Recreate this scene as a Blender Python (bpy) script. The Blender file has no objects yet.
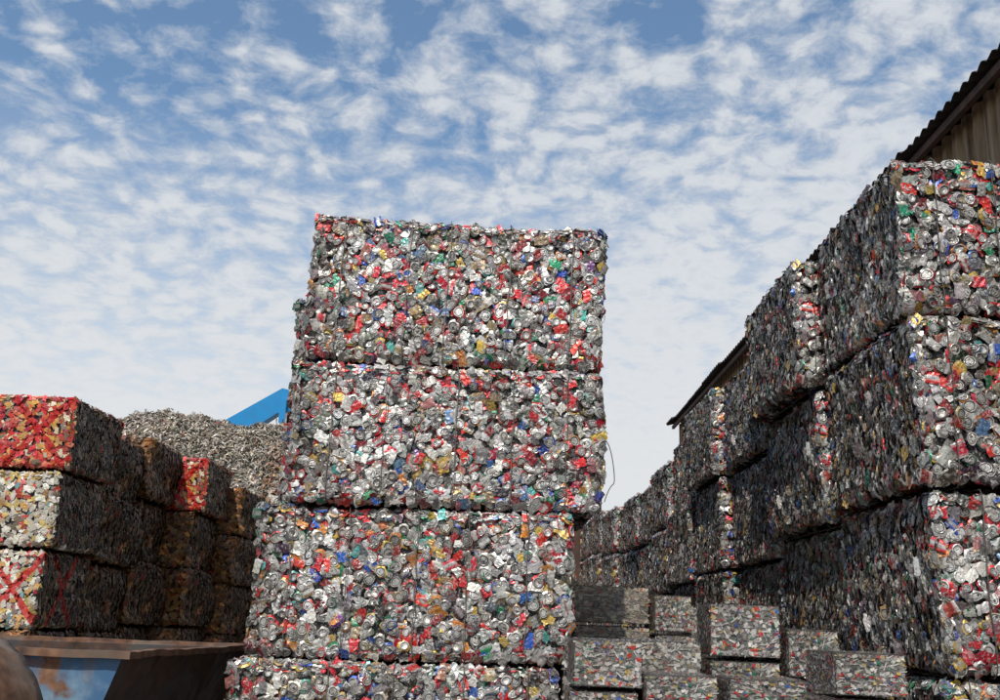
import bpy, math, random
import numpy as np
from mathutils import Matrix, Vector
sc = bpy.context.scene
COL = sc.collection
random.seed(3)

# ------------------------------------------------------------------ node helpers
def new_mat(name):
    m = bpy.data.materials.new(name); m.use_nodes = True
    nt = m.node_tree
    for n in list(nt.nodes):
        nt.nodes.remove(n)
    out = nt.nodes.new('ShaderNodeOutputMaterial')
    b = nt.nodes.new('ShaderNodeBsdfPrincipled')
    nt.links.new(b.outputs[0], out.inputs[0])
    return m, nt, b
def N(nt, t, **k):
    n = nt.nodes.new(t)
    for a, v in k.items():
        setattr(n, a, v)
    return n
def noise(nt, vec, scale, detail=4, rough=.55, dist=0):
    n = N(nt, 'ShaderNodeTexNoise')
    n.inputs['Scale'].default_value = scale
    n.inputs['Detail'].default_value = detail
    n.inputs['Roughness'].default_value = rough
    n.inputs['Distortion'].default_value = dist
    if vec is not None:
        nt.links.new(vec, n.inputs['Vector'])
    return n.outputs['Fac']
def ramp(nt, fac, stops, interp='LINEAR'):
    r = N(nt, 'ShaderNodeValToRGB')
    r.color_ramp.interpolation = interp
    el = r.color_ramp.elements
    while len(el) < len(stops):
        el.new(0.5)
    for e, (p, c) in zip(el, stops):
        e.position = p
        if not isinstance(c, (tuple, list)):
            c = (c, c, c)
        e.color = (*c, 1)
    nt.links.new(fac, r.inputs[0])
    return r.outputs[0]
def mix(nt, fac, a, b, mode='MIX'):
    m = N(nt, 'ShaderNodeMix', data_type='RGBA', blend_type=mode)
    for s, v in ((0, fac), (6, a), (7, b)):
        if hasattr(v, 'links'):
            nt.links.new(v, m.inputs[s])
        elif isinstance(v, (int, float)):
            m.inputs[s].default_value = v if s == 0 else (v, v, v, 1)
        else:
            m.inputs[s].default_value = (*v, 1)
    return m.outputs[2]
def math_n(nt, op, a, b=None):
    m = N(nt, 'ShaderNodeMath', operation=op)
    for i, v in enumerate((a, b)):
        if v is None: continue
        if hasattr(v, 'links'): nt.links.new(v, m.inputs[i])
        else: m.inputs[i].default_value = v
    return m.outputs[0]
def bump(nt, b, h, strength=.3, dist=.01):
    bn = N(nt, 'ShaderNodeBump')
    bn.inputs['Strength'].default_value = strength
    bn.inputs['Distance'].default_value = dist
    nt.links.new(h, bn.inputs['Height'])
    nt.links.new(bn.outputs[0], b.inputs['Normal'])

def can_material(name, metallic=.5, dirt=(.45, 1.0), scrape=.35, cross=None, cross_col=(.5, .012, .01), dark=.5, patch=None, cw=.042):
    m, nt, b = new_mat(name)
    tc = N(nt, 'ShaderNodeTexCoord').outputs['Object']
    at = N(nt, 'ShaderNodeAttribute'); at.attribute_name = 'tint'
    c = at.outputs['Color']
    p1 = noise(nt, tc, 62, 2, .6, .8)
    c = mix(nt, ramp(nt, p1, [(.55, 0), (.59, scrape)]), c, (.60, .59, .57))
    p2 = noise(nt, tc, 85, 2, .6, 1.2)
    c = mix(nt, ramp(nt, p2, [(.57, 0), (.61, dark)]), c, (.05, .045, .04))
    d = noise(nt, tc, 3.2, 5, .6)
    dc = ramp(nt, d, [(.32, (dirt[0], dirt[0] * .97, dirt[0] * .92)), (.62, dirt[1])])
    c = mix(nt, 1.0, c, dc, 'MULTIPLY')
    if patch is not None:
        pf = noise(nt, tc, 2.3, 4, .6)
        pc = ramp(nt, pf, [(.42, (.58, .50, .44)), (.57, (.82, .66, .50)), (.66, patch)])
        c = mix(nt, 1.0, c, pc, 'MULTIPLY')
    if cross is not None:
        sp = N(nt, 'ShaderNodeSeparateXYZ'); nt.links.new(tc, sp.inputs[0])
        wob = math_n(nt, 'MULTIPLY', math_n(nt, 'SUBTRACT', noise(nt, tc, 6, 3), .5), .10)
        zz = math_n(nt, 'ABSOLUTE', math_n(nt, 'SUBTRACT', sp.outputs[2], .39))
        msk = None
        for axis, cen, gax, gval, gop in cross:
            u = math_n(nt, 'ABSOLUTE', math_n(nt, 'SUBTRACT', sp.outputs[axis], cen))
            dd = math_n(nt, 'ABSOLUTE', math_n(nt, 'ADD', math_n(nt, 'SUBTRACT', u, math_n(nt, 'MULTIPLY', zz, .85)), wob))
            a = math_n(nt, 'LESS_THAN', dd, cw)
            a = math_n(nt, 'MULTIPLY', a, math_n(nt, 'LESS_THAN', u, .31))
            a = math_n(nt, 'MULTIPLY', a, math_n(nt, gop, sp.outputs[gax], gval))
            msk = a if msk is None else math_n(nt, 'MAXIMUM', msk, a)
        c = mix(nt, math_n(nt, 'MULTIPLY', msk, .9), c, cross_col)
    nt.links.new(c, b.inputs['Base Color'])
    b.inputs['Metallic'].default_value = metallic
    r = ramp(nt, noise(nt, tc, 20, 3), [(.3, .28), (.7, .55)])
    nt.links.new(r, b.inputs['Roughness'])
    bump(nt, b, noise(nt, tc, 150, 2), .3, .003)
    return m
MAT_CAN = can_material('crushed_can_metal', .35, (.55, 1.0), .38, dark=.6)
MAT_OLD = can_material('weathered_can_metal', .12, (.5, 1.0), .12)
MAT_RUST = can_material('rusty_bale_metal', .08, (.45, 1.0), .05, patch=(1.3, .80, .42), dark=.6)
MAT_BRQ = can_material('pressed_block_metal', .25, (.6, 1.0), .3, dark=.6)
MAT_X = can_material('sprayed_can_metal', .1, (.6, 1.0), .1, cross=[(0, .60, 1, -.5, 'LESS_THAN'), (1, .0, 0, .70, 'GREATER_THAN')], cross_col=(.46, .010, .008), dark=.3)
MAT_XR = can_material('sprayed_red_metal', .1, (.6, 1.0), .06, cross=[(0, .50, 1, -.5, 'LESS_THAN')], cross_col=(.38, .002, .002), dark=.3, cw=.050)

# ------------------------------------------------------------------ crushed can templates
def grid_faces(nx, ny, wrap=False):
    f = []
    for i in range(nx - 1):
        for j in range(ny if wrap else ny - 1):
            j2 = (j + 1) % ny
            f.append((i * ny + j, (i + 1) * ny + j, (i + 1) * ny + j2, i * ny + j2))
    return f
def pack(v, faces, w):
    loops = np.array([i for f in faces for i in f], dtype=np.int32)
    tot = np.array([len(f) for f in faces], dtype=np.int32)
    return dict(v=np.array(v, dtype=np.float64), l=loops, t=tot, w=np.array(w, dtype=np.float64))
def t_end(rng, seg=14):
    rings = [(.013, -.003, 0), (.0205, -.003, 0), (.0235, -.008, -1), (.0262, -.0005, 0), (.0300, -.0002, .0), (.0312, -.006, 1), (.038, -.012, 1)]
    v = []; w = []
    sy = rng.uniform(.6, 1.0)
    bend = rng.uniform(-2.5, 2.5); ph = rng.uniform(0, 6); fold = rng.uniform(0, 1) < .28
    fo = rng.uniform(-.006, .012); fk = rng.uniform(.5, 1.0)
    for r, z, ww in rings:
        for k in range(seg):
            a = 2 * math.pi * k / seg
            rr = r * (1 + (.07 * math.sin(2 * a + ph) + .05 * math.sin(3 * a + ph * 2)))
            if r > .035: rr *= 1 + rng.uniform(-.12, .35)
            x = rr * math.cos(a); y = rr * math.sin(a) * sy
            zz = z + bend * x * x
            if fold and x > fo: zz -= (x - fo) * fk
            v.append((x, y, zz + rng.normal() * .0005)); w.append(ww)
    f = [tuple(reversed(q)) for q in grid_faces(len(rings), seg, True)]
    f.append(tuple(range(seg)))
    if rng.rand() < .65:
        ang = rng.uniform(0, 6.28); ca, sa = math.cos(ang), math.sin(ang)
        b0 = len(v)
        for (x, y) in ((-.003, -.0055), (.012, -.006), (.015, 0), (.012, .006), (-.003, .0055)):
            v.append((x * ca - y * sa, (x * sa + y * ca) * sy, .0012)); w.append(0)
        f.append(tuple(range(b0, b0 + 5))); b0 = len(v)
        for (x, y) in ((-.005, -.008), (-.005, .008), (-.013, .0085), (-.019, .004), (-.019, -.004), (-.013, -.0085)):
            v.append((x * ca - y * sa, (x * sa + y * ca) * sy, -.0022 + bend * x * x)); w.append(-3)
        f.append(tuple(range(b0, b0 + 6))[::-1])
    return pack(v, f, w)
def t_dome(rng, seg=12):
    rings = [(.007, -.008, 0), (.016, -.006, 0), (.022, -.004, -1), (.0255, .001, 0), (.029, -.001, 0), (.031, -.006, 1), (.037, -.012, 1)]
    v = []; w = []; sy = rng.uniform(.6, 1)
    for r, z, ww in rings:
        for k in range(seg):
            a = 2 * math.pi * k / seg
            rr = r * (1 + (rng.uniform(-.14, .25) if r > .035 else 0))
            v.append((rr * math.cos(a), rr * math.sin(a) * sy, z + rng.normal() * .0006)); w.append(ww)
    f = [tuple(reversed(q)) for q in grid_faces(len(rings), seg, True)]
    f.append(tuple(range(seg)))
    return pack(v, f, w)
def t_side(rng, L=.10, Wd=.064, nx=7, ny=6, amp=.0028, curl=1.0):
    v = []; w = []
    k1 = rng.uniform(60, 140); k2 = rng.uniform(40, 110); p1, p2 = rng.uniform(0, 6, 2); dg = rng.uniform(-1.5, 1.5)
    mode = rng.randint(0, 5); skew = rng.uniform(-.35, .35)
    ex = rng.uniform(.75, 1.0, (2, ny)); ey = rng.uniform(.7, 1.0, (2, nx))
    for i in range(nx):
        for j in range(ny):
            x = (i / (nx - 1) - .5) * L * (ex[0, j] if i < nx / 2 else ex[1, j]); y = (j / (ny - 1) - .5) * Wd * (ey[0, i] if j < ny / 2 else ey[1, i])
            tri = abs(2 * ((k1 * x + dg * 50 * y + p1) / 3.14159 % 1) - 1)
            z = tri * amp + math.sin(k2 * y + p2) * amp * .4 - curl * y * y - curl * .8 * x * x - .004 + rng.normal() * .0007
            v.append((x + skew * y, y, z))
            if mode == 0: ww = 0 if i < 2 else 1
            elif mode == 1: ww = 0 if j in (2, 3) else 1
            else: ww = 1
            w.append(ww)
    return pack(v, [tuple(q) for q in grid_faces(nx, ny)], w)
def t_puck(rng, seg=10):
    v = []; w = []; ln = rng.uniform(.06, .095); fl = rng.uniform(.18, .3)
    xs = [-.5, -.49, -.3, -.05, .2, .49, .5]; rs = [.6, .95, 1, .75, 1.05, .95, .6]
    tw = rng.uniform(-.8, .8)
    for x, r in zip(xs, rs):
        for k in range(seg):
            a = 2 * math.pi * k / seg + tw * x
            rr = .034 * r * (1 + rng.uniform(-.2, .1))
            v.append((x * ln + rng.normal() * .002, rr * math.cos(a) * 1.1, rr * math.sin(a) * fl - .006)); w.append(0 if abs(x) > .4 else 1)
    f = [tuple(q) for q in grid_faces(len(xs), seg, True)]
    f.append(tuple(range(seg - 1, -1, -1))); o = (len(xs) - 1) * seg; f.append(tuple(o + k for k in range(seg)))
    return pack(v, f, w)
trng = np.random.RandomState(11)
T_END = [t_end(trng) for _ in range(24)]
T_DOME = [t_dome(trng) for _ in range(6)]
T_SIDE = [t_side(trng) for _ in range(24)]
T_PUCK = [t_puck(trng) for _ in range(8)]
T_STRIP = [t_side(trng, .085, .017, 6, 3, .004, 8) for _ in range(16)]
T_SMALL = [t_side(trng, .055, .030, 5, 4, .004, 5) for _ in range(12)]
T_FLAKE = [t_side(trng, .08, .05, 4, 3, .012, 10) for _ in range(10)]
T_SHRED = [t_side(trng, .10, .022, 5, 3, .010, 10) for _ in range(10)]
T_FLAT = [t_side(trng, .075, .05, 4, 3, .0015, 0) for _ in range(12)]
T_BAND = [t_side(trng, .13, .020, 6, 3, .0015, 0) for _ in range(12)]

def nrm(a):
    return a / np.maximum(np.linalg.norm(a, axis=-1, keepdims=True), 1e-9)

SILV = np.array([(.66, .65, .63), (.54, .53, .51), (.74, .73, .71), (.42, .41, .39), (.30, .285, .27), (.56, .53, .48)])
def pal(items, silv=1.0, own=0.0):
    c = np.array([i[0] for i in items], float); p = np.array([i[1] for i in items], float)
    return c, p / p.sum(), silv, own
P_MIX = pal([((.56, .55, .53), 16), ((.36, .35, .335), 14), ((.16, .15, .14), 13), ((.60, .018, .024), 18), ((.30, .018, .022), 8), ((.36, .12, .11), 3), ((.80, .77, .70), 9),
             ((.04, .035, .035), 9), ((.02, .09, .42), 3.5), ((.10, .18, .34), 1.5), ((.015, .22, .11), 3.2), ((.08, .38, .35), 2.2), ((.60, .40, .07), 5), ((.62, .22, .04), 3.6), ((.34, .24, .12), 6), ((.18, .06, .24), .6)])
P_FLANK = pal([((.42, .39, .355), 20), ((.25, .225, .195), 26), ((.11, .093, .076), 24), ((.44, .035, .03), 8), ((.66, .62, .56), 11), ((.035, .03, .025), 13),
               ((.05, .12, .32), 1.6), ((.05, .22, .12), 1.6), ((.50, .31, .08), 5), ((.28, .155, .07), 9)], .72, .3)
P_GREY = pal([((.50, .475, .43), 32), ((.34, .315, .28), 28), ((.62, .59, .54), 18), ((.15, .138, .12), 12), ((.34, .06, .04), 3), ((.34, .24, .14), 7)], .9, .8)
P_TAN = pal([((.38, .32, .25), 30), ((.26, .21, .155), 28), ((.48, .43, .35), 18), ((.12, .095, .07), 16), ((.34, .12, .05), 5)], .9, .9)
P_BRQ = pal([((.52, .50, .46), 25), ((.34, .32, .295), 23), ((.14, .13, .115), 18), ((.68, .65, .60), 11), ((.50, .03, .025), 11), ((.035, .035, .035), 7), ((.04, .11, .34), 2.5), ((.04, .22, .12), 2.5), ((.52, .34, .08), 5)], .9, .6)
P_RED = pal([((.54, .020, .012), 38), ((.60, .11, .03), 14), ((.64, .34, .08), 15), ((.70, .58, .40), 12), ((.30, .012, .012), 12), ((.2, .16, .11), 6)], 1, .85)
P_WHITE = pal([((.80, .74, .63), 38), ((.56, .51, .43), 20), ((.62, .34, .10), 9), ((.56, .05, .03), 8), ((.66, .48, .14), 11), ((.25, .20, .15), 9), ((.13, .26, .28), 3)], 1, .85)
P_RUST = pal([((.30, .165, .07), 28), ((.44, .25, .085), 20), ((.54, .35, .13), 11), ((.12, .075, .045), 22), ((.36, .30, .235), 11), ((.34, .05, .035), 7), ((.50, .42, .32), 3)], .6, .95)
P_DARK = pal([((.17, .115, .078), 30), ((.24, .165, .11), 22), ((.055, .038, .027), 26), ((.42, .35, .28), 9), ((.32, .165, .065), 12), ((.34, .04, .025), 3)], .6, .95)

class Builder:
    def __init__(s):
        s.V = []; s.L = []; s.T = []; s.C = []; s.n = 0
    def add_raw(s, v, faces, col):
        v = np.asarray(v, float)
        s.V.append(v); s.C.append(np.tile(np.array([*col, 1.0]), (len(v), 1)))
        s.L.append(np.array([i for f in faces for i in f], np.int32) + s.n)
        s.T.append(np.array([len(f) for f in faces], np.int32)); s.n += len(v)
    def place(s, t, pos, nn, tt, scale, paint, silver):
        k = len(pos)
        if k == 0: return
        z = nrm(nn); x = nrm(tt - (tt * z).sum(-1, keepdims=True) * z); y = np.cross(z, x)
        tv = t['v'][None] * scale[:, None, :]
        v = tv[..., 0:1] * x[:, None] + tv[..., 1:2] * y[:, None] + tv[..., 2:3] * z[:, None] + pos[:, None]
        m = t['v'].shape[0]
        w = t['w'][None, :, None]
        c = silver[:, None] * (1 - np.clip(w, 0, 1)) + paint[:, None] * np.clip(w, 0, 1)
        c = np.where(w < -2, silver[:, None] * .10, np.where(w < 0, silver[:, None] * .34, c))  # groove rings: dirt and recess shade painted into the colour
        c4 = np.concatenate([c, np.ones(c.shape[:2] + (1,))], -1)
        s.V.append(v.reshape(-1, 3)); s.C.append(c4.reshape(-1, 4))
        off = (np.arange(k) * m + s.n)[:, None]
        s.L.append((t['l'][None] + off).reshape(-1).astype(np.int32))
        s.T.append(np.tile(t['t'], k)); s.n += k * m
    def mesh(s, name, mat, warp=None, smooth=False):
        V = np.concatenate(s.V); C = np.concatenate(s.C); L = np.concatenate(s.L); T = np.concatenate(s.T)
        if warp is not None: V = warp(V)
        me = bpy.data.meshes.new(name)
        me.vertices.add(len(V)); me.vertices.foreach_set('co', V.astype(np.float32).ravel())
        me.loops.add(len(L)); me.loops.foreach_set('vertex_index', L)
        me.polygons.add(len(T))
        st = np.concatenate([[0], np.cumsum(T)[:-1]]).astype(np.int32)
        me.polygons.foreach_set('loop_start', st); me.polygons.foreach_set('loop_total', T)
        me.update(calc_edges=True)
        a = me.attributes.new('tint', 'FLOAT_COLOR', 'POINT')
        a.data.foreach_set('color', C.astype(np.float32).ravel())
        me.materials.append(mat)
        if not smooth:
            me.polygons.foreach_set('use_smooth', np.zeros(len(T), bool))
        return me

def pick(rng, P, k):
    c, p = P[0], P[1]
    base = c[rng.choice(len(c), k, p=p)]
    return np.clip(base * rng.uniform(.65, 1.2, (k, 1)) + rng.normal(0, .012, (k, 3)), .010, .85)

def make_bale(name, seed, W=1.7, D=1.1, H=.78, front=P_MIX, flank=P_FLANK, sp_f=.038, sp_s=.027, size=.85,
              mat=None, flat=1.0, rad=.034, warp_amp=.011, ends=.47, core=(.025, .022, .02), block=False, gap=.016, sheet=False):  # default core is near black, painting shade into the gaps between cans
    rng = np.random.RandomState(seed)
    B = Builder()
    hw = np.array([W / 2, D / 2, H / 2 - gap / 2])
    ins = hw - (.005 if block else .032 * size)
    n = 8; cv = []; cf = []
    for ax in range(3):
        for sg in (-1, 1):
            o = len(cv); a1, a2 = (ax + 1) % 3, (ax + 2) % 3
            for i in range(n + 1):
                for j in range(n + 1):
                    p = [0, 0, 0]; p[ax] = sg * ins[ax]; p[a1] = (i / n * 2 - 1) * ins[a1]; p[a2] = (j / n * 2 - 1) * ins[a2]; cv.append(p)
            for i in range(n):
                for j in range(n):
                    q = (o + i * (n + 1) + j, o + (i + 1) * (n + 1) + j, o + (i + 1) * (n + 1) + j + 1, o + i * (n + 1) + j + 1)
                    cf.append(q if sg > 0 else q[::-1])
    B.add_raw(cv, cf, core)
    inner = hw - rad
    for ax, sg, kind in ((1, -1, 'f'), (1, 1, 'f'), (0, -1, 's'), (0, 1, 's'), (2, 1, 't'), (2, -1, 'b')):
        sp = {'f': sp_f, 's': sp_s, 't': sp_f * 1.4, 'b': .09 * size}[kind]
        if block and kind == 't': sp = sp_f
        a1, a2 = (ax + 1) % 3, (ax + 2) % 3
        n1 = int(2 * hw[a1] / sp) + 1; n2 = int(2 * hw[a2] / sp) + 1
        g1, g2 = np.meshgrid(np.linspace(-1, 1, n1), np.linspace(-1, 1, n2))
        k = g1.size
        p = np.zeros((k, 3)); p[:, ax] = sg * hw[ax]
        p[:, a1] = g1.ravel() * hw[a1] + rng.uniform(-.75, .75, k) * sp
        p[:, a2] = g2.ravel() * hw[a2] + rng.uniform(-.75, .75, k) * sp
        lim = .018 if block else 0
        p[:, a1] = np.clip(p[:, a1], -hw[a1] + lim, hw[a1] - lim); p[:, a2] = np.clip(p[:, a2], -hw[a2] + lim, hw[a2] - lim)
        q = np.clip(p, -inner, inner); nn = nrm(p - q); p = q + nn * rad
        r = rng.rand(k)
        if kind in 'ft':
            r2 = rng.rand(k)
            dep = np.where((r < ends) | (r2 < .42), rng.uniform(-.009, .002, k), rng.uniform(-.023, -.009, k)) * size * flat
        else:
            dep = rng.uniform(-.018, .0, k) * size * flat
        vedge = (np.abs(nn[:, ax]) < .96) & (np.abs(nn[:, 2]) < .5)
        dep = np.where(vedge & (rng.rand(k) < .2), rng.uniform(0, .016, k) * size * flat, dep)
        hedge = (np.abs(nn[:, 2]) > .3) & (kind in 'fs')
        dep = np.where(hedge, dep - .006 * flat, dep)
        if block: dep = rng.uniform(-.0035, .001, k)
        p = p + nn * dep[:, None]
        sc_ = rng.uniform(.72, 1.16, k) * size
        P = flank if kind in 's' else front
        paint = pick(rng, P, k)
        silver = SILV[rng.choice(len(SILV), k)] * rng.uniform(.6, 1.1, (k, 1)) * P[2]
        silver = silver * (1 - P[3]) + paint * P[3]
        if block:
            tn = nn + rng.normal(0, .035, (k, 3))
            if kind in 'fs':
                tt = np.zeros((k, 3)); tt[:, a1 if a1 != 2 else a2] = 1.0; tt += rng.normal(0, .4, (k, 3))
            else:
                tt = np.tile(np.array([0, 1.0, 0]), (k, 1)) + rng.normal(0, .05, (k, 3))
            groups = [(T_FLAT, r < .6), (T_BAND, r >= .6)] if kind in 'fs' else [(T_BAND, r < 2)]
        elif kind == 's':
            tn = nn + np.stack([rng.normal(0, .2, k), rng.normal(0, .38, k), rng.normal(0, .12, k)], -1)
            tt = np.tile(np.array([0, 0, 1.0]), (k, 1)) + rng.normal(0, .26, (k, 3))
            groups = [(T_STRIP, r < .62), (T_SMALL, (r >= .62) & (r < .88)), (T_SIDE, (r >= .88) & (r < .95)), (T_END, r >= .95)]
        elif kind == 'b':
            tn = nn + rng.normal(0, .2, (k, 3)); tt = rng.normal(0, 1, (k, 3)); groups = [(T_FLAKE, r < 2)]
        elif sheet:
            tn = nn + rng.normal(0, .07, (k, 3)); tt = rng.normal(0, 1, (k, 3)); groups = [(T_FLAT, r < .7), (T_SIDE, r >= .7)]
        else:
            tn = nn + rng.normal(0, .125, (k, 3)); tt = rng.normal(0, 1, (k, 3))
            e1 = ends * .8; e2 = ends; e3 = e2 + (1 - e2) * .05
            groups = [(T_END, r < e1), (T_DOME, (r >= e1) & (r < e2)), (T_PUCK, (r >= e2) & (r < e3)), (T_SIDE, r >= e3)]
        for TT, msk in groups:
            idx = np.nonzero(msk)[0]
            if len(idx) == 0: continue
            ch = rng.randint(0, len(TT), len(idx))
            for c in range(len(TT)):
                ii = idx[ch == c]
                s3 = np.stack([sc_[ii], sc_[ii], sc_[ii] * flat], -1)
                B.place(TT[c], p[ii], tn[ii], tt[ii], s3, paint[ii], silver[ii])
    ph = rng.uniform(0, 6.28, 12)
    def warp(V):
        x, y, z = V[:, 0], V[:, 1], V[:, 2]
        o = np.stack([np.sin(2.6 * y + ph[0]) * np.cos(4.2 * z + ph[1]) + .6 * np.sin(8 * z + ph[2] + 2 * y),
                      np.sin(3.1 * x + ph[3]) * np.cos(3.7 * z + ph[4]) + .6 * np.sin(7 * x + 5 * z + ph[5]),
                      .5 * np.sin(3.3 * x + ph[6]) * np.cos(3 * y + ph[7]) + .3 * np.sin(8 * x + ph[8])], -1) * warp_amp
        V = V + o; V[:, 2] += H / 2
        return V
    return B.mesh(name, mat or MAT_CAN, warp)

def put(me, name, loc, rot=0, scale=(1, 1, 1), label='', cat='', group=None, tilt=(0, 0)):
    ob = bpy.data.objects.new(name, me); COL.objects.link(ob)
    ob.location = loc; ob.rotation_euler = (tilt[0], tilt[1], rot); ob.scale = scale
    ob['label'] = label; ob['category'] = cat
    if group: ob['group'] = group
    return ob

# ------------------------------------------------------------------ meshes
M_MAIN = [make_bale('mixed_can_bale', 100 + i) for i in range(4)]
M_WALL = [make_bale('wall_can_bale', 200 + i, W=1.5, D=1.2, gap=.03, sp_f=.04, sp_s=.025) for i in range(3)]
M_FAR = [make_bale('far_can_bale', 250 + i, W=1.5, D=1.2, sp_f=.055, sp_s=.036, size=1.1, gap=.05, rad=.06) for i in range(2)]
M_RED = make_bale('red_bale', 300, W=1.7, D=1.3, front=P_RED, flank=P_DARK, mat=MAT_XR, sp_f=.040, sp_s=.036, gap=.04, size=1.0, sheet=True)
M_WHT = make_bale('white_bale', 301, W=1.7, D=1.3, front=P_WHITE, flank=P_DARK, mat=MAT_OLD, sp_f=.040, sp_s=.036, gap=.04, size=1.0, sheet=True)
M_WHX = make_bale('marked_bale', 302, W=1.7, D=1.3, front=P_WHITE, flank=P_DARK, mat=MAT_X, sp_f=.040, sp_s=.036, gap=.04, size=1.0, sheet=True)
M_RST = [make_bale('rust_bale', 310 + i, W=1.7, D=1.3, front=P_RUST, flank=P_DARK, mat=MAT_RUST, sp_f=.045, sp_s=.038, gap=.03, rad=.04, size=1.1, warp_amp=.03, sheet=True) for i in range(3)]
M_BRQ = [make_bale('briquette', 400 + i, W=.36, D=.42, H=.22, sp_f=.0175, sp_s=.0175, size=.34, flat=.3, rad=.005, warp_amp=.003, block=True, flank=P_BRQ, front=P_BRQ, gap=.010, mat=MAT_BRQ, core=(.14, .13, .12)) for i in range(4)]
M_GRY = [make_bale('grey_briquette', 420 + i, W=.40, D=.9, H=.25, sp_f=.024, sp_s=.024, size=.46, flat=.3, rad=.006, warp_amp=.004, block=True, flank=[P_GREY, P_GREY, P_TAN][i], front=[P_GREY, P_GREY, P_TAN][i], gap=.012, mat=MAT_BRQ, core=(.14, .13, .12)) for i in range(3)]

M_WIREMAT, ntw, bw = new_mat('steel_wire')
bw.inputs['Base Color'].default_value = (.16, .14, .12, 1); bw.inputs['Metallic'].default_value = .8; bw.inputs['Roughness'].default_value = .5
def tube(path, r, closed=False, seg=5):
    P = [Vector(p) for p in path]; n = len(P); v = []; f = []
    for i, p in enumerate(P):
        if closed: t = P[(i + 1) % n] - P[i - 1]
        else: t = P[min(i + 1, n - 1)] - P[max(i - 1, 0)]
        t.normalize(); a = t.orthogonal().normalized() if abs(t.x) > .9 else t.cross(Vector((1, 0, 0))).normalized()
        b = t.cross(a)
        for k in range(seg):
            an = 2 * math.pi * k / seg; v.append(p + a * r * math.cos(an) + b * r * math.sin(an))
    for i in range(n if closed else n - 1):
        j = (i + 1) % n
        for k in range(seg):
            f.append((i * seg + k, i * seg + (k + 1) % seg, j * seg + (k + 1) % seg, j * seg + k))
    return v, f
def mesh_from(name, v, f, mats):
    me = bpy.data.meshes.new(name); me.from_pydata([tuple(a) for a in v], [], f); me.update()
    for m in (mats if isinstance(mats, list) else [mats]): me.materials.append(m)
    return me
def wire_mesh(D, H, seed):
    rr = random.Random(seed); hy = D / 2 + .012; pts = []
    for i in range(10): pts.append((rr.uniform(-.008, .008), -hy + rr.uniform(-.006, .003), .03 + (H - .06) * i / 9))
    for i in range(10): pts.append((rr.uniform(-.008, .008), -hy + .03 + (2 * hy - .06) * i / 9, H))
    for i in range(10): pts.append((rr.uniform(-.008, .008), hy, H - .03 - (H - .06) * i / 9))
    for i in range(10): pts.append((rr.uniform(-.008, .008), hy - .03 - (2 * hy - .06) * i / 9, .004))
    v, f = tube(pts, .0028, True); return mesh_from('baling_wire', v, f, M_WIREMAT)
WM = [wire_mesh(1.1, .78, i) for i in range(3)]; WW = [wire_mesh(1.2, .78, i + 5) for i in range(3)]
def add_wires(ob, meshes, W, n=5):
    for i in range(n):
        w = bpy.data.objects.new('baling_wire', random.choice(meshes)); COL.objects.link(w)
        w.parent = ob; w.location = (-W / 2 + W * (i + .5) / n + random.uniform(-.06, .06), 0, 0)

H = .78; CAMZ = 1.80
# ---- main stack   x0, x1, z, height
layers = [(-1.33, .34, 0, .785), (-1.36, .35, .785, .785), (-1.28, .43, 1.57, .80), (-1.16, .57, 2.37, .80), (-1.13, .575, 3.17, .88)]
main_lab = ["crushed aluminium can bale at the foot of the tall stack", "silver and multicoloured crushed can bale low in the tall stack",
            "wide silvery crushed can bale in the middle of the tall stack", "crushed can bale with red and blue cans and a loose wire",
            "top bale of crushed drink cans with red blotches"]
for k, (x0, x1, z0, hh) in enumerate(layers):
    ob = put(M_MAIN[[1, 0, 1, 2, 3][k]], 'can_bale', ((x0 + x1) / 2, 5.44 + .55 + [0, -.02, .02, .0, .03][k], z0), rot=[0, math.pi, 0, 0, 0][k] + math.radians([0, .8, -.5, 1.2, .5][k]),
             scale=((x1 - x0) / 1.7, 1, hh / .78), tilt=(0, math.radians([0, 0, 0, .4, 1.3][k])), label=main_lab[k], cat='bale of cans', group='can bales in the tall free-standing stack')
    add_wires(ob, WM, 1.66)
    if k == 3:
        pts = []
        for i in range(16):
            t = i / 15
            pts.append((.855 + .065 * math.sin(t * 3.0), -.50 - .04 * t, .42 - .36 * t + .03 * math.sin(t * 9)))
        v, f = tube(pts, .0028)
        w = bpy.data.objects.new('baling_wire', mesh_from('loose_wire', v, f, M_WIREMAT)); COL.objects.link(w); w.parent = ob
        w['label'] = 'loose bent wire hanging off the bale'
for s, (xl, y0) in enumerate(((-1.44, 6.62), (-1.50, 7.78), (-1.45, 8.94))):
    for k in range(5):
        dx = random.uniform(-.04, .04) + (.0 if k > 2 else .10)
        if k == 4 and s: dx += .1
        put(M_MAIN[(s + k * 2 + 1) % 4], 'can_bale', (xl + dx + .85, y0 + .55, k * H), rot=(k % 2) * math.pi + random.uniform(-.015, .015),
            label='crushed can bale stacked behind the tall front stack', cat='bale of cans', group='can bales in the row behind the tall stack')

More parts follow.
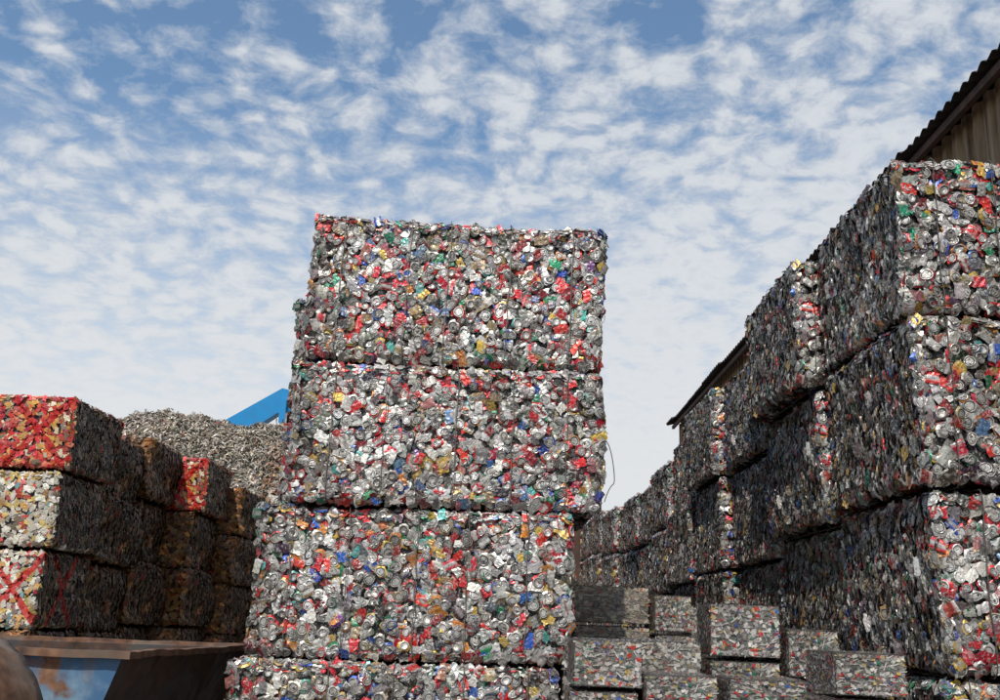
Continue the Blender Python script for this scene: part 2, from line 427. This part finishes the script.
# ---- right hand wall:  (height of stack, layers)
tops = [(4.06, 5), (3.98, 5), (3.78, 5), (3.76, 5), (3.66, 5), (3.54, 5), (3.48, 5), (3.50, 5), (3.54, 5), (3.60, 5), (3.68, 5), (3.80, 5), (3.84, 5), (3.84, 5), (3.84, 5)]
shift = {(0, 4): -.01, (0, 3): .0, (0, 2): .05, (0, 1): .04, (0, 0): .02, (1, 4): -.14, (1, 3): -.02, (1, 2): .07, (1, 1): .05, (2, 4): -.02, (2, 3): .03, (2, 2): .07,
         (3, 4): -.12, (3, 3): -.05, (3, 2): -.03, (4, 4): .0, (5, 4): -.06, (5, 3): -.08, (6, 4): -.02, (7, 4): -.05, (4, 3): -.08}
y = 4.45
for i, (top, n) in enumerate(tops):
    h = top / n
    for k in range(n):
        dx = shift.get((i, k), random.uniform(-.05, .05))
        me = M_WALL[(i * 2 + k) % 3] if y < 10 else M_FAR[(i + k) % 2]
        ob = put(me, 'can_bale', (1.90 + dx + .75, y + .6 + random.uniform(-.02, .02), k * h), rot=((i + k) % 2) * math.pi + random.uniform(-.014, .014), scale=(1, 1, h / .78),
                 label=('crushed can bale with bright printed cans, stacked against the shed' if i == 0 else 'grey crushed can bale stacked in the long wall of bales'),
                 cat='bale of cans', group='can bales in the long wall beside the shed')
        if y < 6.5: add_wires(ob, WW, 1.46)
    y += 1.245

# ---- left rows
def stack(xr, y0, meshes, top, labs, W=1.7, grp='bales in the weathered row', n=5, wob=.03):
    hh = top / n
    for k in range(n):
        xr_k = xr[k]
        put(meshes[k], 'scrap_bale', (xr_k - W / 2, y0 + .65, k * hh), rot=random.uniform(-wob, wob), scale=(W / 1.7, 1, hh / .78),
            label=labs[k], cat='scrap bale', group=grp)
LR = "dark rusty bale of flattened cans in the weathered row"
LO = 'muted orange-brown rusty bale jutting out of the weathered row'
r0, r1, r2 = M_RST
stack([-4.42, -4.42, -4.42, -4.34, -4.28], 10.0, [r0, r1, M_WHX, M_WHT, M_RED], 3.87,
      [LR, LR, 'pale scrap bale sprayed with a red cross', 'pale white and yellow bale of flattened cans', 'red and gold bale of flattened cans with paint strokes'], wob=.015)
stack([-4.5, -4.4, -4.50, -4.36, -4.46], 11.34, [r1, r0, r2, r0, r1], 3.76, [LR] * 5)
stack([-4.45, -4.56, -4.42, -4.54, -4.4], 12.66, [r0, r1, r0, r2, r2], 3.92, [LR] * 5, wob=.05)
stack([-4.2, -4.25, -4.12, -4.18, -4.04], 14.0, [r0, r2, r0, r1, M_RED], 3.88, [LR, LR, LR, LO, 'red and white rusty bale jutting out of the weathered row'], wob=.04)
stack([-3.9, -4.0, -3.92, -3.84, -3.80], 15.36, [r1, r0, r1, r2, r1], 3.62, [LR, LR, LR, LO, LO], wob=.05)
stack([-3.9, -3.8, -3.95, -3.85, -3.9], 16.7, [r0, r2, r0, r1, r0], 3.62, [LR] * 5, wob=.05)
stack([-3.8, -3.85, -3.8, -3.7, -3.75], 18.05, [r0, r1, r2, r1, r0], 3.5, [LR] * 5, wob=.05)

# ---- small briquettes on base bales
for j in range(3):
    put(M_WALL[j], 'can_bale', (1.12, 4.32 + .56 + j * 1.13, 0), rot=j * math.pi, scale=(.92, .9, 1), label='crushed can bale carrying piles of small pressed blocks', cat='bale of cans', group='can bales under the pressed blocks')
cols = [(.40, .73, 5.00, 1.74, 4, 0), (.75, 1.09, 4.90, 1.59, 4, 0), (1.13, 1.49, 5.32, 1.94, 4, 0), (1.10, 1.47, 4.80, 1.59, 4, 0),
        (1.43, 1.73, 4.35, 1.73, 5, 0), (1.53, 1.79, 5.32, 1.82, 4, 0), (.75, 1.10, 5.36, 1.74, 4, 1), (.53, 1.01, 6.60, 2.05, 5, 2), (1.04, 1.27, 6.45, 2.0, 5, 0),
        (1.50, 1.79, 4.80, 1.46, 3, 0), (1.08, 1.40, 4.33, 1.46, 3, 0), (.40, .74, 5.46, 1.68, 3, 1), (1.30, 1.70, 6.72, 1.95, 4, 1), (1.30, 1.62, 5.80, 1.84, 4, 1)]
for ci, (x0, x1, y0, zt, n, g) in enumerate(cols):
    hh = (zt - H - .02) / n
    for k in range(n):
        me = M_GRY[2] if g == 2 else (M_GRY if g else M_BRQ)[(ci + k) % (2 if g else 4)]
        w0, d0, h0 = (.40, .9, .25) if g else (.36, .42, .22)
        sy = .72 if ci == len(cols) - 1 else (1 if y0 > 5 and not g else .95)
        put(me, 'pressed_block', ((x0 + x1) / 2 + random.uniform(-.015, .015), y0 + d0 * sy / 2 + random.uniform(-.02, .02), H + .015 + k * hh), rot=random.uniform(-.035, .035),
            scale=((x1 - x0) / w0, sy, hh / h0 * .985), label=('brownish striated pressed metal block on a pile of blocks' if g == 2 else 'grey striated pressed metal block on a pile of blocks' if g else 'small pressed block of colourful flattened cans on a pile'),
            cat='pressed metal block', group='small pressed metal blocks piled between the stacks')

# ------------------------------------------------------------------ scrap heap
B = Builder(); rng = np.random.RandomState(55)
cx, cy, rx, ry, hp = -6.0, 25.0, 8.4, 5.6, 6.02
def heap_h(x, y):
    d = np.sqrt(((x - cx) / rx) ** 2 + ((y - cy) / ry) ** 2)
    return hp * np.clip(1 - d ** 5, 0, 1) ** .9 * (1 - .010 * (x + 6.5)) + .09 * np.sin(1.9 * x + .7 * y) + .07 * np.sin(4.3 * x - 2 * y) + .04 * np.sin(9 * x + 5 * y)
n = 70; xs = np.linspace(cx - rx, cx + rx, n); ys = np.linspace(cy - ry, cy + ry, n)
gx, gy = np.meshgrid(xs, ys, indexing='ij'); gz = np.maximum(heap_h(gx, gy) - .1, -.05)
B.add_raw(np.stack([gx.ravel(), gy.ravel(), gz.ravel()], -1), [tuple(q) for q in grid_faces(n, n)], (.09, .078, .06))
k = 60000
px_ = rng.uniform(cx - rx * .7, cx + rx, k); py_ = rng.uniform(cy - ry, cy + .5, k)
pz_ = heap_h(px_, py_); ok = pz_ > 1.8; px_, py_, pz_ = px_[ok], py_[ok], pz_[ok]; k = len(px_)
e = .05
gxn = -(heap_h(px_ + e, py_) - pz_) / e; gyn = -(heap_h(px_, py_ + e) - pz_) / e
nn = nrm(np.stack([gxn, gyn, np.ones(k)], -1)) + rng.normal(0, .5, (k, 3))
P_HEAP = pal([((.50, .44, .36), 30), ((.36, .31, .25), 30), ((.20, .165, .12), 18), ((.62, .57, .48), 12), ((.40, .27, .14), 9), ((.36, .08, .05), 1.5)])
pc = pick(rng, P_HEAP, k)
brown = (px_ > -4.8)[:, None] * np.clip((5.6 - pz_) / 1.2, 0, 1)[:, None]
pc = pc * (1 - brown) + pc * np.array([.75, .42, .22]) * brown
ch = rng.randint(0, 10, k)
for c in range(10):
    ii = np.nonzero(ch == c)[0]
    s3 = rng.uniform(.8, 1.7, (len(ii), 1)) * np.array([[1.2, 1.1, 1.2]])
    B.place(T_SHRED[c], (np.stack([px_, py_, pz_], -1) + rng.normal(0, .04, (k, 3)))[ii], nn[ii], rng.normal(0, 1, (len(ii), 3)), s3, pc[ii], pc[ii])
hm = B.mesh('scrap_heap', MAT_OLD)
ob = put(hm, 'scrap_heap', (0, 0, 0), label='big heap of loose grey shredded scrap behind the bales', cat='scrap heap'); ob['kind'] = 'stuff'

# ------------------------------------------------------------------ shed
m_clad, nt, b = new_mat('weathered_cladding')
tc = N(nt, 'ShaderNodeTexCoord').outputs['Object']
mp = N(nt, 'ShaderNodeMapping'); mp.inputs['Scale'].default_value = (1, 9, .7); nt.links.new(tc, mp.inputs[0])
f1 = noise(nt, mp.outputs[0], 1.6, 6, .65)
c = ramp(nt, f1, [(.3, (.05, .035, .02)), (.45, (.19, .13, .07)), (.60, (.30, .225, .14)), (.75, (.14, .08, .035))])
nt.links.new(c, b.inputs['Base Color']); b.inputs['Roughness'].default_value = .8
m_roof, nt, b = new_mat('dark_roof_sheet')
tc = N(nt, 'ShaderNodeTexCoord').outputs['Object']
c = ramp(nt, noise(nt, tc, 3, 5), [(.3, (.025, .022, .02)), (.7, (.06, .052, .048))])
nt.links.new(c, b.inputs['Base Color']); b.inputs['Roughness'].default_value = .75
m_steel, nt, b = new_mat('dark_steel')
tc = N(nt, 'ShaderNodeTexCoord').outputs['Object']
c = ramp(nt, noise(nt, tc, 6, 5), [(.35, (.03, .022, .018)), (.7, (.09, .045, .028))])
nt.links.new(c, b.inputs['Base Color']); b.inputs['Roughness'].default_value = .75

Y0, Y1 = 1.5, 20.8; EX, EZ = 3.5, 5.87; WX = 3.78
shed = bpy.data.objects.new('shed', None); COL.objects.link(shed); shed.location = (8.5, 11, 0)
shed['label'] = 'long corrugated metal shed with dark overhanging roof'; shed['category'] = 'shed'
def child(name, me, par, label=None):
    o = bpy.data.objects.new(name, me); COL.objects.link(o); o.parent = par
    o.matrix_parent_inverse = Matrix.Translation(par.location).inverted()
    if label: o['label'] = label
    return o
pitch = .19; prof = [(0, 0), (.35, 0), (.45, -.035), (.85, -.035), (.95, 0)]
y = Y0; rowpts = []
while y < Y1 - .2:
    for a, dx in prof: rowpts.append((WX + dx, y + a * pitch))
    y += pitch
def extrude_profile(pts, z0, z1):
    v = []; f = []
    for (x, yy) in pts: v += [(x, yy, z0), (x, yy, z1)]
    for i in range(len(pts) - 1): f.append((2 * i, 2 * i + 1, 2 * i + 3, 2 * i + 2))
    return v, f
v, f = extrude_profile(rowpts, 0, EZ + .03)
child('wall', mesh_from('side_wall', v, f, m_clad), shed)
ep = []; x = WX + .02
while x < 13.2:
    for a, dx in prof: ep.append((x + a * pitch, Y1 - .2 + dx))
    x += pitch
v, f = extrude_profile(ep, 0, EZ + .3)
v = [(a, bb, c if c < 1 else EZ - .1 + min(a - EX, 13.5 - a) * .28) for a, bb, c in v]
child('wall', mesh_from('end_wall', v, f, m_clad), shed)
v2 = [(a, Y0 + (Y1 - .2 - bb), c) for a, bb, c in v]
child('wall', mesh_from('end_wall_front', v2, f, m_clad), shed)
v3, f3 = extrude_profile([(17.02 - px, py) for px, py in rowpts], 0, EZ + .03)
child('wall', mesh_from('far_side_wall', v3, f3, m_clad), shed)
rp = []; y = Y0 - .3; rr = random.Random(4)
while y < Y1:
    for a, dz in ((0, 0), (.25, .03), (.5, .045), (.75, .03)): rp.append((y + a * .15, dz))
    y += .15
v = []; f = []
for i, (yy, dz) in enumerate(rp):
    if i % 20 == 0: ja = rr.uniform(-.035, .035)
    v += [(EX + ja, yy, EZ + dz), (8.5, yy, EZ + 1.4 + dz), (13.5, yy, EZ + dz)]
for i in range(len(rp) - 1):
    f += [(3 * i, 3 * i + 1, 3 * i + 4, 3 * i + 3), (3 * i + 1, 3 * i + 2, 3 * i + 5, 3 * i + 4)]
child('roof', mesh_from('roof', v, f, m_roof), shed)
def box(x0, x1, y0, y1, z0, z1):
    v = [(x0, y0, z0), (x1, y0, z0), (x1, y1, z0), (x0, y1, z0), (x0, y0, z1), (x1, y0, z1), (x1, y1, z1), (x0, y1, z1)]
    f = [(0, 3, 2, 1), (4, 5, 6, 7), (0, 1, 5, 4), (1, 2, 6, 5), (2, 3, 7, 6), (3, 0, 4, 7)]
    return v, f
v, f = box(EX + .10, EX + .15, Y0, Y1 - .1, EZ - .07, EZ - .005)
child('eave_beam', mesh_from('eave_beam', v, f, m_steel), shed)
shed.rotation_euler = (0, 0, math.radians(-.45))

# ------------------------------------------------------------------ skip container
def rust_paint(name, paint, paint2, lo=.48, hi=.56, dark=1.0, fs=2.6):
    m, nt, b = new_mat(name)
    tc = N(nt, 'ShaderNodeTexCoord').outputs['Object']
    f1 = noise(nt, tc, fs, 6, .6, .6); f2 = noise(nt, tc, 14, 5, .55)
    mp = N(nt, 'ShaderNodeMapping'); mp.inputs['Scale'].default_value = (9, 9, 1.2); nt.links.new(tc, mp.inputs[0])
    streak = noise(nt, mp.outputs[0], 1.5, 4, .6)
    rust = ramp(nt, f2, [(.3, (.045 * dark, .022 * dark, .014 * dark)), (.5, (.13 * dark, .06 * dark, .032 * dark)), (.72, (.22 * dark, .12 * dark, .07 * dark))])
    pc = mix(nt, ramp(nt, noise(nt, tc, 5, 5, .6), [(.40, 0), (.65, 1)]), paint, paint2)
    pc = mix(nt, ramp(nt, streak, [(.50, 0), (.68, .7)]), pc, (.10 * dark, .06 * dark, .04 * dark))
    c = mix(nt, ramp(nt, f1, [(lo, 0), (hi, 1)]), pc, rust)
    nt.links.new(c, b.inputs['Base Color'])
    nt.links.new(ramp(nt, f1, [(.45, .5), (.55, .85)]), b.inputs['Roughness'])
    bump(nt, b, f2, .25, .006)
    return m
m_blue = rust_paint('worn_blue_paint', (.035, .10, .20), (.15, .23, .30), .54, .62)
m_rust = rust_paint('rusty_steel', (.10, .07, .05), (.20, .15, .11), .40, .55)
m_dark = rust_paint('shade_toned_rust_panel', (.03, .03, .035), (.06, .05, .045), .42, .60, .4)  # rust with the end's shade painted in as a darker tone; inside reuses it
m_post = rust_paint('dark_rust', (.05, .02, .012), (.09, .035, .02), .9, .95, .5)
skip = bpy.data.objects.new('skip_container', None); COL.objects.link(skip); skip.location = (-3.2, 6.0, 0)
skip['label'] = 'worn blue open steel skip with rusty rim'; skip['category'] = 'skip'
zt = 1.57
outer = [(-4.9, 5.1), (-1.78, 5.1), (-1.57, 6.8), (-4.9, 6.8)]
inner_b = [(-4.4, 5.16), (-2.28, 5.16), (-2.15, 6.74), (-4.4, 6.74)]
t = .03
v = [(x, y, zt) for x, y in outer] + [(x, y, .12) for x, y in inner_b]
def shr(p): cxx, cyy = -3.3, 5.95; return [(x + (t if x < cxx else -t), y + (t if y < cyy else -t)) for x, y in p]
v += [(x, y, zt) for x, y in shr(outer)] + [(x, y, .15) for x, y in shr(inner_b)]
f = []
for i in range(4):
    j = (i + 1) % 4
    f.append((4 + i, 4 + j, j, i)); f.append((8 + i, 8 + j, 12 + j, 12 + i)); f.append((i, j, 8 + j, 8 + i))
f.append((7, 6, 5, 4)); f.append((12, 13, 14, 15))
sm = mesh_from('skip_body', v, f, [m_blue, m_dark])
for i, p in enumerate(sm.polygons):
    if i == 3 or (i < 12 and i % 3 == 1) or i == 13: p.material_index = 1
child('body', sm, skip)
def beam(p, q, w, h):
    p, q = Vector(p), Vector(q); d = (q - p).normalized(); s = d.cross(Vector((0, 0, 1))).normalized() * w / 2; u = s.cross(d).normalized() * h / 2
    nseg = 24; v = []; f = []; rr = random.Random(int(abs(p.x * 100)))
    for i in range(nseg + 1):
        c = p.lerp(q, i / nseg) + Vector((0, rr.uniform(-.005, .005), rr.uniform(-.005, .005)))
        v += [c - s - u, c + s - u, c + s + u, c - s + u]
    for i in range(nseg):
        o = 4 * i
        for k in range(4): f.append((o + k, o + 4 + k, o + 4 + (k + 1) % 4, o + (k + 1) % 4))
    f += [(0, 1, 2, 3), tuple(4 * nseg + k for k in (3, 2, 1, 0))]
    return v, f
V = []; F = []
def addto(vf):
    o = len(V); V.extend(vf[0]); F.extend([tuple(i + o for i in q) for q in vf[1]])
zr = zt + .004
addto(beam((-4.96, 5.08, zr), (-1.73, 5.08, zr), .055, .035)); addto(beam((-4.96, 6.82, zr), (-1.52, 6.82, zr), .055, .04))
addto(beam((-1.77, 5.11, zr), (-1.56, 6.79, zr), .055, .032)); addto(beam((-4.93, 5.11, zr), (-4.93, 6.79, zr), .055, .032))
rim = mesh_from('skip_rim', V, F, m_rust); child('rim', rim, skip, 'rusty folded steel rim')
for xx in (-4.0, -3.2, -2.42):
    v, f = box(xx, xx + .07, 5.05, 5.095, .14, zt - .045)
    child('rib', mesh_from('skip_rib', v, f, m_blue), skip)
# rusty plate
path = [(-1.72, 0), (-1.74, .6), (-1.77, 1.15), (-1.81, 1.36), (-1.86, 1.48), (-1.93, 1.57), (-2.02, 1.65), (-2.15, 1.71), (-2.35, 1.79), (-2.7, 1.85), (-3.2, 1.88)]
V = []; F = []
dense = []
for i in range(len(path) - 1):
    for q in range(4):
        a = q / 4; dense.append((path[i][0] * (1 - a) + path[i + 1][0] * a, path[i][1] * (1 - a) + path[i + 1][1] * a))
dense.append(path[-1]); m_ = len(dense); ny_ = 7
for s_ in (0, 1):
    for i, (x, z) in enumerate(dense):
        for j in range(ny_):
            jt = .004 * math.sin(i * .7 + j * 1.1) + .003 * math.sin(i * 1.9 + j)
            edge = .012 * math.sin(i * .9) if j in (0, ny_ - 1) else 0
            V.append((x - .03 * s_ + jt, 3.98 + .4 * j / (ny_ - 1) + edge, max(0, z - (.02 * s_ if z > .1 else 0) + (jt * .7 if z > .1 else 0))))
o2 = m_ * ny_
for i in range(m_ - 1):
    for j in range(ny_ - 1):
        a, b_, c_, d_ = i * ny_ + j, i * ny_ + j + 1, (i + 1) * ny_ + j + 1, (i + 1) * ny_ + j
        F += [(a, b_, c_, d_), (o2 + a, o2 + d_, o2 + c_, o2 + b_)]
    for j in (0, ny_ - 1):
        a, d_ = i * ny_ + j, (i + 1) * ny_ + j
        F.append((a, d_, o2 + d_, o2 + a) if j == 0 else (a, o2 + a, o2 + d_, d_))
for i in (0, m_ - 1):
    for j in range(ny_ - 1):
        a, b_ = i * ny_ + j, i * ny_ + j + 1
        F.append((a, o2 + a, o2 + b_, b_) if i == 0 else (a, b_, o2 + b_, o2 + a))
pm = mesh_from('rusty_plate', V, F, m_rust)
for p in pm.polygons: p.use_smooth = True
put(pm, 'curved_steel_plate', (0, 0, 0), label='rusty curved steel plate standing beside the skip', cat='steel plate')

v, f = box(-.06, .06, -.06, .06, 0, 3.95)
put(mesh_from('steel_post', v, f, m_post), 'steel_post', (1.10, 13.6, 0), label='rusty brown steel post between the stacks', cat='post')

# ------------------------------------------------------------------ material handler behind the heap
m_crane, nt, b = new_mat('blue_machine_paint')
tc = N(nt, 'ShaderNodeTexCoord').outputs['Object']
c = mix(nt, ramp(nt, noise(nt, tc, 4, 5), [(.45, 0), (.8, .4)]), (.004, .20, .46), (.03, .12, .22))
nt.links.new(c, b.inputs['Base Color']); b.inputs['Roughness'].default_value = .35
m_blk, nt, b = new_mat('black_rubber'); b.inputs['Base Color'].default_value = (.02, .02, .02, 1)
m_gls, nt, b = new_mat('cab_glass'); b.inputs['Base Color'].default_value = (.03, .04, .05, 1); b.inputs['Roughness'].default_value = .08
mh_ = bpy.data.objects.new('material_handler', None); COL.objects.link(mh_); mh_.location = (-13, 33, 0)
mh_['label'] = 'blue scrap handling crane working behind the heap'; mh_['category'] = 'crane'
def poly_prism(pts, y0, y1):
    n = len(pts); v = [(x, y0, z) for x, z in pts] + [(x, y1, z) for x, z in pts]
    f = [tuple(range(n)), tuple(range(2 * n - 1, n - 1, -1))] + [(i, i + n, (i + 1) % n + n, (i + 1) % n) for i in range(n)]
    return v, f
yb = 33.0; q_ = yb / 31
def PT(x, z): return (x * q_, 1.8 + (z - 1.8) * q_)
def top(x): return 7.50 + .64 * (x + 8.54)
boom = [PT(-13.0, 3.0), PT(-12.4, 2.8), PT(-11.0, top(-11) - .95), PT(-8.5, top(-8.5) - .88), PT(-6.9, top(-6.9) - .74), PT(-6.3, top(-6.9) - .60), PT(-6.1, top(-6.9) - .1), PT(-6.8, top(-6.8)), PT(-8.5, top(-8.5)), PT(-11.2, top(-11.2) + .1)]
v, f = poly_prism(boom, yb - .25, yb + .25); child('boom', mesh_from('boom', v, f, m_crane), mh_)
st = [PT(-6.80, 8.2), PT(-6.60, 8.2), PT(-6.62, 3.2), PT(-6.76, 3.2)]
v, f = poly_prism(st, yb - .45, yb - .26); child('stick', mesh_from('stick', v, f, m_crane), mh_)
v, f = poly_prism([PT(-7.3, 2.2), PT(-6.3, 2.2), PT(-6.5, 3.2), PT(-7.1, 3.2)], yb - .7, yb); child('grapple', mesh_from('grapple', v, f, m_steel), mh_)
v, f = box(-16.8, -13.2, 31.8, 34.2, 1.6, 3.2); child('body', mesh_from('body', v, f, m_crane), mh_)
v, f = box(-14.6, -13.3, 30.6, 31.79, 1.9, 4.0); child('cab', mesh_from('cab', v, f, m_gls), mh_)
v, f = box(-16.5, -13.0, 31.9, 34.1, 1.0, 1.59); child('chassis', mesh_from('chassis', v, f, m_steel), mh_)
for wx in (-16.0, -13.6):
    for wy in (31.7, 34.3):
        V = []; F = []; n_ = 24
        for (r1, s2) in ((.5, -.2), (.55, -.15), (.55, .15), (.5, .2)):
            for q in range(n_):
                a = 2 * math.pi * q / n_; V.append((wx + r1 * math.cos(a), wy + s2, .55 + r1 * math.sin(a)))
        for i in range(3):
            for q in range(n_): F.append((i * n_ + q, i * n_ + (q + 1) % n_, (i + 1) * n_ + (q + 1) % n_, (i + 1) * n_ + q))
        F.append(tuple(range(n_))[::-1]); F.append(tuple(3 * n_ + q for q in range(n_)))
        child('wheel', mesh_from('wheel', V, F, m_blk), mh_)

# ------------------------------------------------------------------ ground
m_g, nt, b = new_mat('yard_dirt_concrete')
tc = N(nt, 'ShaderNodeTexCoord').outputs['Object']
c = ramp(nt, noise(nt, tc, .8, 8, .65), [(.3, (.10, .09, .075)), (.5, (.19, .17, .15)), (.7, (.28, .26, .23))])
nt.links.new(c, b.inputs['Base Color']); b.inputs['Roughness'].default_value = .9
bump(nt, b, noise(nt, tc, 12, 6), .5, .02)
g = bpy.data.objects.new('ground', mesh_from('ground', [(-1500, -1500, 0), (1500, -1500, 0), (1500, 1500, 0), (-1500, 1500, 0)], [(0, 1, 2, 3)], m_g))
COL.objects.link(g); g['kind'] = 'structure'; g['label'] = 'scrap yard ground'

# ------------------------------------------------------------------ world
EL = math.radians(50); AZ = math.radians(194)
w = bpy.data.worlds.new('World'); sc.world = w; w.use_nodes = True; nt = w.node_tree
for n_ in list(nt.nodes): nt.nodes.remove(n_)
out = N(nt, 'ShaderNodeOutputWorld'); bg = N(nt, 'ShaderNodeBackground'); nt.links.new(bg.outputs[0], out.inputs[0])
sky = N(nt, 'ShaderNodeTexSky', sky_type='NISHITA'); sky.sun_disc = False; sky.sun_elevation = EL; sky.sun_rotation = AZ
sky.air_density = 1.0; sky.dust_density = .4; sky.ozone_density = 1.5
tcn = N(nt, 'ShaderNodeTexCoord').outputs['Generated']
sx = N(nt, 'ShaderNodeSeparateXYZ'); nt.links.new(tcn, sx.inputs[0])
zz = math_n(nt, 'ADD', math_n(nt, 'MAXIMUM', sx.outputs[2], 0), .22)
cb = N(nt, 'ShaderNodeCombineXYZ')
nt.links.new(math_n(nt, 'DIVIDE', sx.outputs[0], zz), cb.inputs[0]); nt.links.new(math_n(nt, 'DIVIDE', sx.outputs[1], zz), cb.inputs[1])
vec = cb.outputs[0]
nw = N(nt, 'ShaderNodeTexNoise'); nw.inputs['Scale'].default_value = 6; nw.inputs['Detail'].default_value = 4; nt.links.new(vec, nw.inputs['Vector'])
vm = N(nt, 'ShaderNodeVectorMath', operation='MULTIPLY_ADD'); nt.links.new(nw.outputs['Color'], vm.inputs[0]); vm.inputs[1].default_value = (.10, .10, 0); nt.links.new(vec, vm.inputs[2])
vo = N(nt, 'ShaderNodeTexVoronoi', feature='SMOOTH_F1'); vo.inputs['Scale'].default_value = 19; vo.inputs['Smoothness'].default_value = .6; nt.links.new(vm.outputs[0], vo.inputs['Vector'])
puff = math_n(nt, 'SUBTRACT', .75, vo.outputs['Distance'])
fine = noise(nt, vm.outputs[0], 30, 8, .64)
mid = noise(nt, vec, 7.5, 6, .6, .1)
big = noise(nt, vec, 1.6, 3, .5, .2)
tot = math_n(nt, 'MULTIPLY', puff, .34)
tot = math_n(nt, 'ADD', tot, math_n(nt, 'MULTIPLY', fine, .50))
tot = math_n(nt, 'ADD', tot, math_n(nt, 'MULTIPLY', mid, .34))
tot = math_n(nt, 'ADD', tot, math_n(nt, 'MULTIPLY', big, .34))
tot = math_n(nt, 'ADD', tot, math_n(nt, 'MULTIPLY', sx.outputs[2], -.54))
tot = math_n(nt, 'ADD', tot, math_n(nt, 'MULTIPLY', sx.outputs[0], .20))
tot = math_n(nt, 'ADD', tot, .19)
mask = ramp(nt, tot, [(.48, .10), (.59, .55), (.71, .95)])
haze = ramp(nt, sx.outputs[2], [(.0, 1), (.14, .90), (.32, .32), (.46, .0)])
ccol = ramp(nt, tot, [(.55, (.48, .55, .65)), (.66, (.60, .64, .70)), (.78, (.70, .73, .77)), (.98, (.60, .63, .68))])
skyc = mix(nt, 1.0, sky.outputs[0], (.105, .135, .145), 'MULTIPLY')
c1 = mix(nt, mask, skyc, ccol)
c2 = mix(nt, haze, c1, (.76, .78, .80))
cfin = mix(nt, 1.0, c2, (10, 10, 10), 'MULTIPLY')
nt.links.new(cfin, bg.inputs[0]); bg.inputs[1].default_value = .1

S = Vector((math.sin(AZ) * math.cos(EL), math.cos(AZ) * math.cos(EL), math.sin(EL)))
sl = bpy.data.lights.new('sun', 'SUN'); sl.energy = 4.4; sl.angle = math.radians(.6); sl.color = (1, .95, .87)
so = bpy.data.objects.new('sun', sl); COL.objects.link(so); so.rotation_euler = S.to_track_quat('Z', 'Y').to_euler(); so.location = (0, -5, 20)

# ------------------------------------------------------------------ camera
cam = bpy.data.cameras.new('camera'); cam.lens = 36; cam.sensor_width = 36; cam.clip_end = 4000
co = bpy.data.objects.new('camera', cam); COL.objects.link(co)
co.matrix_world = Matrix.Translation((0, 0, CAMZ)) @ Matrix.Rotation(math.radians(90 + 15.1), 4, 'X') @ Matrix.Rotation(math.radians(2.0), 4, 'Z')
sc.camera = co
sc.view_settings.view_transform = 'Standard'; sc.view_settings.look = 'None'; sc.view_settings.exposure = 0
print('verts', sum(len(m.vertices) for m in bpy.data.meshes))
